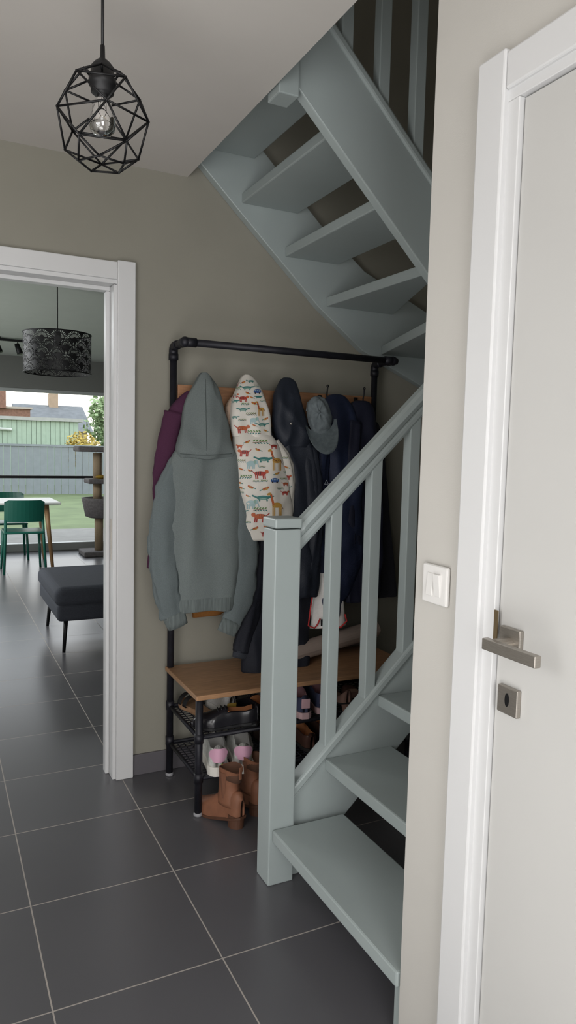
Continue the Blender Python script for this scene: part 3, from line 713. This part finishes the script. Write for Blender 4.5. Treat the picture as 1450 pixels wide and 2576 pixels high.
# white-grey sneakers on upper shelf
HS = [(0, .058), (.05, .075), (.2, .062), (.42, .078), (.55, .07), (.75, .046), (.92, .036), (1, .014)]
WG = mat('white_grey_mesh', '#bab7b3', .8, var=.12, scale=120, bump=.3); WS = mat('white_sole', '#cac7c1', .6)
t = thing('sneaker', 'white and grey sneaker standing right behind the black dress shoes', 'shoe', group='white grey sneakers on upper shelf')
uo = shoe(t, .225, .09, HS, .026, WG, mat('grey_lining', '#8a8787', .9), WS)
laces(t, uo, .225, .026, HS, .022, WS)
MB().box(-.02, .02, -.119, -.114, .03, .06).build('heel_tab', mat('yellow_tab', '#b08f3a', .7), t, bevel=.003)
place(t, (1.064, 2.738, SH1), 2)
c = relabel(copy_tree(t), 'white and grey sneaker with yellow heel beside the newel post'); place(c, (1.272, 2.66, SH1), 4)
# pink heel sneakers on lower shelf
PG = mat('pale_grey_mesh', '#bebeb9', .8, var=.12, scale=120, bump=.3); PK = mat('pink_panel', '#cb9cb2', .6)
t = thing('sneaker', 'pale grey running shoe with pink heel, left of its pair on lower shelf', 'shoe', group='pink heeled running shoes')
HS2 = [(0, .066), (.05, .088), (.2, .074), (.42, .088), (.55, .078), (.75, .05), (.92, .038), (1, .014)]
uo = shoe(t, .265, .106, HS2, .036, PG, mat('pale_lining', '#a8a6a2', .9), mat('cream_sole', '#d4d0c8', .6), sole_out=.006)
laces(t, uo, .265, .036, HS2, .022, WS)
hpl = MB(); rr_ = []
for z_, ww in ((.054, .020), (.068, .032), (.083, .037), (.098, .031), (.109, .016)):
    rr_.append([(ww*(-1+2*j/8), z_) for j in range(9)])
vs = [Vector((x, -.1378+.03*(abs(x)/.037)**2, z)) for r_ in rr_ for x, z in r_]
hpl.add(vs, [(i*9+j, i*9+j+1, (i+1)*9+j+1, (i+1)*9+j) for i in range(4) for j in range(8)]).build('heel_panel', PK, t, smooth=True)
MB().tube([(.012, -.139, .028), (.012, -.141, .05)], .0045, 8).build('green_tab', mat('lime_tab', '#8fae3c', .5), t, smooth=True)
p = pz(552, 1954, SH0); place(t, (p.x+.03, p.y+.135, SH0), -13)
c = relabel(copy_tree(t), 'pale grey running shoe with pink heel, right of its pair above tan boots'); p = pz(611, 1948, SH0); place(c, (p.x+.045, p.y+.135, SH0), -17)
# tan chelsea boots
BT = mat('tan_leather', '#80543d', .65, var=.14, scale=24, bump=.1, bscale=80); EL = mat('brown_elastic', '#70493500'[:7], .9, var=.2, scale=200, stretch=(1, 1, .05))
BS = mat('brown_sole', '#543626', .6); BI = mat('boot_lining', '#5c3f2f', .9)
t = thing('ankle_boot', 'tan leather ankle boot with block heel on the floor, nearest to bench leg', 'boot', group='tan ankle boots')
HB = [(0, .06), (.06, .09), (.2, .10), (.38, .10), (.52, .085), (.68, .06), (.85, .044), (.95, .034), (1, .012)]
shoe(t, .25, .09, HB, .010, BT, BI, BS, WP, op=(2, 3), rise=.042)
rg_ = []
for i in range(12):
    q = i/11; z = .075+.140*q
    cy_ = -.054+.008*sin(q*pi)-.004*q; rx_ = .034+.005*q-.003*sin(q*pi); ry_ = .062-.016*sin(q*pi)-.010*q
    rg_.append([Vector((rx_*cos(2*pi*j/26), cy_+ry_*sin(2*pi*j/26), z+(.006*cos(4*pi*j/26)*q*q))) for j in range(26)])
inn = [[Vector((p_.x*.9, (p_.y+.058)*.92-.058, p_.z-(.0 if k == 0 else .04))) for p_ in rg_[-1]] for k in (0, 1)]
mb = MB().loft(rg_, True, False); mb.loft(inn, False, True, 1); n_ = 26; mb.add(rg_[-1]+inn[0], [(j, (j+1) % n_, n_+(j+1) % n_, n_+j) for j in range(n_)], 0)
mb.build('shaft', [BT, BI], t, smooth=True)
for s_ in (-1, 1):
    e_ = MB(); rr_ = []
    for i in range(6):
        q = i/5; hw_ = .008+.011*q
        rr_.append([Vector((s_*(.0325+.0065*q+.0012-.004*abs(k)**2), -.052+hw_*k, .105+.10*q)) for k in (-1, -.5, 0, .5, 1)])
    e_.add([p_ for r_ in rr_ for p_ in r_], [(i*5+j, i*5+j+1, i*5+j+6, i*5+j+5) for i in range(5) for j in range(4)]).build('elastic_panel', EL, t, smooth=True)
MB().loft([[Vector((.03*k_*cos(2*pi*j/20), -.09+.034*k_*sin(2*pi*j/20), z)) for j in range(20)] for z, k_ in ((0, .92), (.05, 1.02))]).build('heel', BS, t)
MB().box(-.006, .006, -.1125, -.1085, .185, .232).build('pull_tab', BT, t, bevel=.002)
h0 = pz(598, 2080, 0); tt_ = pz(526, 2040, 0); dd = (tt_-h0).normalized(); rz = math.degrees(atan2(-dd.x, dd.y))
place(t, (h0.x+dd.x*.10, h0.y+dd.y*.10, 0), rz)
c = relabel(copy_tree(t), 'tan leather ankle boot standing between its twin and the newel post'); place(c, (h0.x+dd.x*.10+.12, h0.y+dd.y*.10+.06, 0), rz-8)
# right hand shoes seen between the balusters
t = thing('sneaker', 'pink and navy sneaker on upper shelf, left of its pair', 'shoe', group='pink and navy sneakers')
NV = mat('navy_mesh', '#363b54', .8); uo = shoe(t, .235, .085, HS, .026, NV, mat('rose_lining', '#9a7276', .8), mat('rose_sole', '#b99b9c', .6))
laces(t, uo, .235, .026, HS, .02, mat('rose_lace', '#b8959a', .7))
MB().box(-.018, .018, -.124, -.119, .045, .085).build('heel_tab', MATS['rose_lace'], t, bevel=.004)
p = pz(766, 1800, SH1); place(t, (p.x+.01, p.y+.08, SH1), -12)
c = relabel(copy_tree(t), 'pink and navy sneaker on upper shelf, behind first baluster'); place(c, (p.x+.105, p.y+.10, SH1), -12)
PB = mat('taupe_suede', '#8b6c60', .8, var=.12)
t = thing('pump', 'taupe pointed pump with low heel, left of its pair beyond the balusters', 'shoe', group='taupe pumps')
HP = [(0, .05), (.05, .055), (.2, .04), (.5, .028), (.62, .032), (.8, .036), (.93, .026), (1, .008)]
shoe(t, .245, .08, HP, .006, PB, mat('beige_lining', '#b0947f', .7), DK, WP, op=(.06, .6), rise=.04)
MB().loft([[Vector((.022*k_*cos(2*pi*j/16), -.095+.026*k_*sin(2*pi*j/16), z)) for j in range(16)] for z, k_ in ((0, .55), (.045, 1))]).build('heel', PB, t)
p = pz(835, 1785, SH1); place(t, (p.x+.06, p.y+.06, SH1), -8)
c = relabel(copy_tree(t), 'taupe pointed pump with low heel, right of its pair behind second baluster'); place(c, (p.x+.155, p.y+.07, SH1), -8)
DB = mat('dark_brown_leather', '#4a332b', .4)
t = thing('loafer', 'dark brown loafer on lower shelf beside the newel post', 'shoe', group='dark brown loafers')
shoe(t, .27, .09, HD, .014, DB, TAN, DK); MB().box(-.03, .03, .0, .018, .05, .078).build('strap', DB, t, bevel=.006)
place(t, (1.255, 2.66, SH0), -5)
for X, Y, l in ((1.40, 2.66, 'dark brown loafer on lower shelf just right of the newel post'), (1.51, 2.67, 'dark brown loafer on lower shelf behind the first baluster'), (1.63, 2.67, 'dark brown loafer furthest right on lower shelf')):
    place(relabel(copy_tree(t), l), (X, Y, SH0), random.uniform(-6, 2))

# ------------------------------------------------------------ living room
# ottoman
OF = fabric('charcoal_upholstery', '#3c3f46', .12, 120)
t = thing('ottoman', 'charcoal upholstered footstool with black splayed legs beyond the doorway', 'ottoman', (1.15, 5.3, 0))
MB().box(.72, 1.62, 4.86, 5.76, .22, .34).build('base', OF, t, bevel=.03, seg=4)
MB().box(.705, 1.635, 4.845, 5.775, .32, .455).build('cushion', OF, t, bevel=.055, seg=6)
for X, sx in ((.79, -1), (1.55, 1)):
    for Y, sy in ((4.95, -1), (5.67, 1)):
        MB().tube([(X, Y, .23), (X+sx*.02, Y+sy*.03, 0)], [.016, .011], 10).build('leg', BLACK, t, smooth=True)
# dining table
WT_ = mat('white_tabletop', '#cfd0cc', .35, var=.01); OAK = mat('oak_leg', '#9a7852', .5, var=.15, scale=10, stretch=(8, 8, 1))
t = thing('dining_table', 'white dining table with tapered oak legs by the far window', 'table', (.45, 8.78, 0))
MB().box(-.45, 1.29, 8.38, 9.2, .725, .75).build('tabletop', WT_, t, bevel=.01)
for X, sx in ((-.3, -1), (1.14, 1)):
    for Y, sy in ((8.5, -1), (9.08, 1)):
        MB().tube([(X, Y, .725), (X+sx*.06, Y+sy*.06, 0)], [.03, .018], 12).build('leg', OAK, t, smooth=True)
# green chairs
GC = mat('green_plastic', '#0f5648', .4)
t = thing('dining_chair', 'dark green plastic chair with its back to the doorway at near table side', 'chair', group='green chairs at the dining table')
MB().box(-.21, .21, -.2, .21, .43, .455).build('seat', GC, t, bevel=.012, seg=3)
b_ = MB(); rr_ = []
for i in range(7):
    q = i/6; rr_.append([Vector((x_*.205, -.2-.06*q+.045*x_*x_, .56+.24*q-(.02 if abs(x_) > .9 and i == 6 else 0))) for x_ in [-1+2*j/10 for j in range(11)]])
vs = [p_ for r_ in rr_ for p_ in r_]; nn = len(vs); vs += [p_+Vector((0, .018, 0)) for p_ in vs]
fs = [(i*11+j, i*11+j+1, i*11+j+12, i*11+j+11) for i in range(6) for j in range(10)]; fs += [tuple(nn+q for q in reversed(f)) for f in fs]
fs += [(j+1, j, nn+j, nn+j+1) for j in range(10)]+[(66+j, 66+j+1, nn+66+j+1, nn+66+j) for j in range(10)]+[(i*11, i*11+11, nn+i*11+11, nn+i*11) for i in range(6)]+[(i*11+21, i*11+10, nn+i*11+10, nn+i*11+21) for i in range(6)]
b_.add(vs, fs).build('backrest', GC, t, smooth=False)
for s_ in (-1, 1):
    MB().tube([(s_*.19, -.15, .60), (s_*.195, -.175, .44), (s_*.215, -.22, 0)], [.015, .017, .013], 10).build('leg', GC, t, smooth=True)
    MB().tube([(s_*.19, .18, .44), (s_*.21, .21, 0)], [.017, .013], 10).build('leg', GC, t, smooth=True)
place(t, (.87, 8.33, 0), 0)
c = relabel(copy_tree(t), 'dark green plastic chair on the window side of the dining table'); place(c, (.80, 9.28, 0), 180)
# cat tree
CG = fabric('grey_plush', '#6b6767', .2, 40); SIS = mat('sisal_rope', '#a08c72', .9, var=.2, scale=60, stretch=(1, 1, 14), bump=.6, bscale=60)
b = pz(245, 1395, 0); X, Y = b.x, b.y
t = thing('cat_tree', 'grey plush cat tree with sisal posts beside the far window', 'cat tree', (X, Y, 0))
MB().box(X-.2, X+.22, Y-.2, Y+.22, 0, .06).build('base', CG, t, bevel=.012)
for x_, z0, z1 in ((X+.02, .06, .50), (X-.0, .72, .92), (X-.0, .98, 1.31)):
    MB().lathe([(.055, z0), (.055, z1)], (x_, Y, 0), 20).build('post', SIS, t, smooth=True)
MB().lathe([(.15, .48), (.2, .50), (.24, .70), (.25, .735), (.22, .735), (.19, .56), (.02, .54)], (X+.05, Y, 0), 24).build('basket', CG, t, smooth=True)
MB().box(X-.14, X+.3, Y-.17, Y+.17, .92, .98).build('platform', CG, t, bevel=.015)
MB().box(X-.27, X+.27, Y-.2, Y+.2, 1.32, 1.39).build('platform', CG, t, bevel=.02)
t2 = MB().ball((X+.03, Y-.03, 1.004), .055, 12, (1.3, 1, .5)).build('cat_toy', mat('yellow_toy', '#a5842d', .8), smooth=True)
tag(t2, 'small yellow toy lying on middle platform of the cat tree', 'toy')
# drum pendant
d_ = ray(145, 890); D = CAM+d_*5.0
t = thing('drum_pendant', 'black drum pendant with laser cut fan pattern in the living room', 'lamp', (D.x, D.y, D.z))
MB().lathe([(.228, -.135), (.228, .135)], D, 64, cap=False).build('lamp_shade', fan_mat(), t, smooth=True)
m_ = MB()
for z in (-.135, .135): m_.tube([D+Vector((.228*cos(2*pi*j/64), .228*sin(2*pi*j/64), z)) for j in range(65)], .004, 6)
for j in range(3): m_.tube([D+Vector((.02*cos(2.1*j), .02*sin(2.1*j), .10)), D+Vector((.226*cos(2.1*j), .226*sin(2.1*j), .133))], .003, 6)
m_.build('shade_frame', BLACK, t, smooth=True)
MB().lathe([(.006, .16), (.022, .15), (.024, .06), (.02, .05)], D, 20).build('socket', BLKPL, t, smooth=True)
MB().tube([(D.x, D.y, D.z+.15), (D.x, D.y, CZ)], .004, 8).build('cord', BLKPL, t)
# track light
t = thing('track_spotlight', 'black ceiling spotlight track near the dining table', 'spotlight', (.6, 8.2, CZ-.02))
MB().box(.2, 1.02, 8.18, 8.21, CZ-.035, CZ-.01).box(.55, .65, 8.15, 8.24, CZ-.012, CZ).build('track', BLACK, t, bevel=.003)
for x_ in (.36, .62, .82, .98):
    MB().tube([(x_, 8.195, CZ-.03), (x_, 8.195, CZ-.07)], .006, 8).tube([(x_-.01, 8.19, CZ-.06), (x_+.02, 8.16, CZ-.16)], [.025, .032], 14).build('spot_head', BLACK, t, smooth=True)
# window
t = thing('window_1', 'wide sliding garden window at the far end of living room', 'window', (1.2, 9.85, 0), kind='structure')
WF = mat('grey_window_frame', '#a4a7a5', .4)
m_ = MB().box(-1.6, 4, 9.82, 9.92, 0, .10).box(-1.6, 4, 9.82, 9.92, 2.07, 2.11).box(-1.6, -1.54, 9.82, 9.92, .1, 2.07).box(3.94, 4, 9.82, 9.92, .1, 2.07).box(2.55, 2.63, 9.82, 9.92, .1, 2.07)
m_.build('frame', WF, t, bevel=.004)
MB().box(-1.54, 3.94, 9.86, 9.89, .955, .99).build('black_rail', BLACK, t)
gm = glass_mat('window_glass', .04)
MB().box(-1.54, 2.55, 9.868, 9.872, .1, 2.07).build('pane', gm, t)
MB().box(2.63, 3.94, 9.868, 9.872, .1, 2.07).build('pane', gm, t)

# ------------------------------------------------------------ garden
GR = mat('lawn_grass', '#5d6b48', .95, var=.22, scale=1.5, bump=.8, bscale=30)
struct('patio', MB().box(-12, 16, 9.95, 12.6, -.12, -.03), mat('patio_slab', '#73726e', .9, var=.1), 'grey stone patio outside the far window', 'patio')
struct('lawn', MB().box(-60, 90, 12.6, 120, -.14, -.06), GR, 'green garden lawn beyond the patio', 'lawn')
FN = mat('grey_fence_panel', '#7b8286', .7)
t = thing('garden_fence', 'low grey vertical panel fence across the garden', 'fence', (4, 22, -.06))
m_ = MB()
for i in range(100): m_.box(-6+i*.2, -6+i*.2+.185, 22, 22.04, -.06, 1.36)
m_.build('panels', FN, t)
MB().box(-6, 14, 21.97, 22.07, 1.34, 1.40).build('top_rail', FN, t)
a = py(0, 1058, 27); b = py(198, 1062, 27)
t = thing('shed', 'pale green panelled shed behind the garden fence', 'shed', (2, 28, 0))
m_ = MB(); w_ = (b.x-(-5))/60
for i in range(60): m_.box(-5+i*w_, -5+i*w_+w_*.92, 27, 27.1, -.1, b.z)
m_.box(-5, b.x, 27.05, 31, -.1, b.z-.02).build('wall', mat('pale_green_board', '#98ab99', .7), t)
MB().box(-5.2, b.x+.15, 26.9, 31.1, b.z, b.z+.12).build('roof', mat('shed_roof', '#9a9d99', .6), t)
MB().tube([(-1, 26.92, b.z-.2), (py(30, 1085, 26.92).x, 26.92, b.z-.35)], .05, 8).build('gutter_pipe', mat('white_pipe', '#b3b8b2', .5), t)
# house
A, B, C_, D_ = py(60, 1078, 45), py(222, 1078, 45), py(195, 1015, 45), py(62, 1012, 45)
t = thing('house', 'house with grey slate roof and chimney beyond the fence', 'house', ((A.x+B.x)/2, 47, 0))
MB().box(A.x, B.x, 45.2, 52, -.1, A.z).build('wall', mat('house_render', '#b3a48e', .9), t)
MB().prism([(44.9, A.z-.1), (48.6, C_.z), (52.3, A.z-.1)], 'x', A.x-.3, B.x+.3).build('roof', mat('slate_roof', '#64686b', .8, var=.15, scale=3), t)
ch = py(137, 1005, 48); MB().box(ch.x-.28, ch.x+.28, 48.3, 48.9, C_.z-.8, C_.z+.75).build('chimney', mat('chimney_brick', '#a08d78', .9), t)
a = py(76, 1030, 38)
t = thing('brick_house', 'brown brick house at the left edge of window view', 'house', (a.x-4, 40, 0))
MB().box(a.x-10, a.x, 38, 44, -.1, a.z).build('wall', mat('brown_brick', '#7c5d50', .9, var=.2, scale=12), t)
MB().box(a.x-10.2, py(14, 1000, 38).x, 37.8, 44, a.z, py(14, 975, 38).z).build('gable', MATS['brown_brick'], t)
MB().box(a.x-10, a.x+.1, 37.9, 44.1, a.z, a.z+.1).build('coping', mat('stone_coping', '#a39a90', .8), t)
# tree and shrub
def foliage(c, R, n_, size, seed):
    rnd = random.Random(seed); mb = MB()
    for _ in range(n_):
        while True:
            p_ = Vector((rnd.uniform(-1, 1), rnd.uniform(-1, 1), rnd.uniform(-1, 1)))
            if .3 < p_.length < 1: break
        p_ = p_*(1+.25*noise.noise(p_*2.2+Vector((seed, 0, 0))))
        q = Vector((c[0]+p_.x*R[0], c[1]+p_.y*R[1], c[2]+p_.z*R[2]))
        a_ = Vector((rnd.gauss(0, 1), rnd.gauss(0, 1), rnd.gauss(0, 1))).normalized(); b2 = a_.orthogonal().normalized(); s_ = size*rnd.uniform(.6, 1.3)
        mb.add([q-a_*s_, q+b2*s_*.5, q+a_*s_, q-b2*s_*.5], [(0, 1, 2, 3)])
    return mb
c = py(262, 1058, 30)
t = thing('tree', 'pale green leafy tree right of the house outside', 'tree', (c.x+.6, 30, -.06))
foliage((c.x+.55, 30, c.z), (1.25, 1.2, 1.35), 2600, .13, 3).build('crown', mat('pale_leaf', '#879c72', .8, var=.3, scale=2), t)
MB().tube([(c.x+.6, 30, -.1), (c.x+.65, 30, c.z)], [.15, .08], 8).build('trunk', mat('bark', '#5b4a3c', .9), t)
c = py(208, 1112, 24)
t = thing('shrub', 'yellow-orange flowering shrub behind the fence', 'shrub', (c.x, 24, -.06))
foliage((c.x, 24, c.z-.35), (.62, .45, .65), 1200, .075, 5).build('foliage', mat('yellow_leaf', '#a8954a', .8, var=.35, scale=4), t)
MB().tube([(c.x, 24, -.1), (c.x, 24, c.z-.4)], .05, 8).build('stem', MATS['bark'], t)

# ------------------------------------------------------------ light
w = bpy.data.worlds.new('world'); S.world = w; w.use_nodes = True
nt = w.node_tree; bg = nt.nodes['Background']
tc = nt.nodes.new('ShaderNodeTexCoord'); sx = nt.nodes.new('ShaderNodeSeparateXYZ'); nt.links.new(tc.outputs['Generated'], sx.inputs[0])
rp = nt.nodes.new('ShaderNodeValToRGB'); nt.links.new(sx.outputs['Z'], rp.inputs[0])
rp.color_ramp.elements[0].color = (1, .93, .82, 1); rp.color_ramp.elements[1].color = (.86, .93, 1, 1); rp.color_ramp.elements[1].position = .35
nt.links.new(rp.outputs[0], bg.inputs['Color']); bg.inputs['Strength'].default_value = 2.7
def area(name, loc, target, sx_, sy_, e, col=(1, 1, 1)):
    l = bpy.data.lights.new(name, 'AREA'); l.shape = 'RECTANGLE'; l.size = sx_; l.size_y = sy_; l.energy = e; l.color = col
    o = bpy.data.objects.new(name, l); COL.objects.link(o); o.location = loc
    o.rotation_euler = (Vector(target)-Vector(loc)).to_track_quat('-Z', 'Y').to_euler(); return o
area('front_door_daylight', (-.15, -1.75, 1.35), (.35, 2, 1.15), 1.1, 2.0, 54, (.99, .99, 1.0))
area('side_fill', (-.88, 1.0, 1.15), (1.2, 2.6, .75), 1.3, 1.7, 29, (.99, .99, 1.0))  # added fill by the left wall for coats and stairs; no window there
area('ceiling_fill', (-.35, .1, .12), (-.2, .5, 2.5), 1.0, 1.6, 24, (1, .98, .96))  # added upward fill that brightens the hall ceiling in place of bounced daylight
area('landing_fill', (.2, 2.1, 4.9), (1.2, 2.1, 2.6), .6, .6, 7, (1, .96, .9))  # added dim fill to lift the dark stairwell; no lamp is known upstairs
area('living_fill', (-1.2, 6.6, 2.45), (-1.0, 6.6, 0), 2, 3, 180, (.96, .98, 1))  # added downward fill, out of view, standing in for daylight in the living room
area('living_up_fill', (-1.6, 6.2, .4), (-.9, 6.6, 2.5), 2, 3.5, 90, (.97, 1, .97))  # added upward fill, out of view, to brighten the living room ceiling
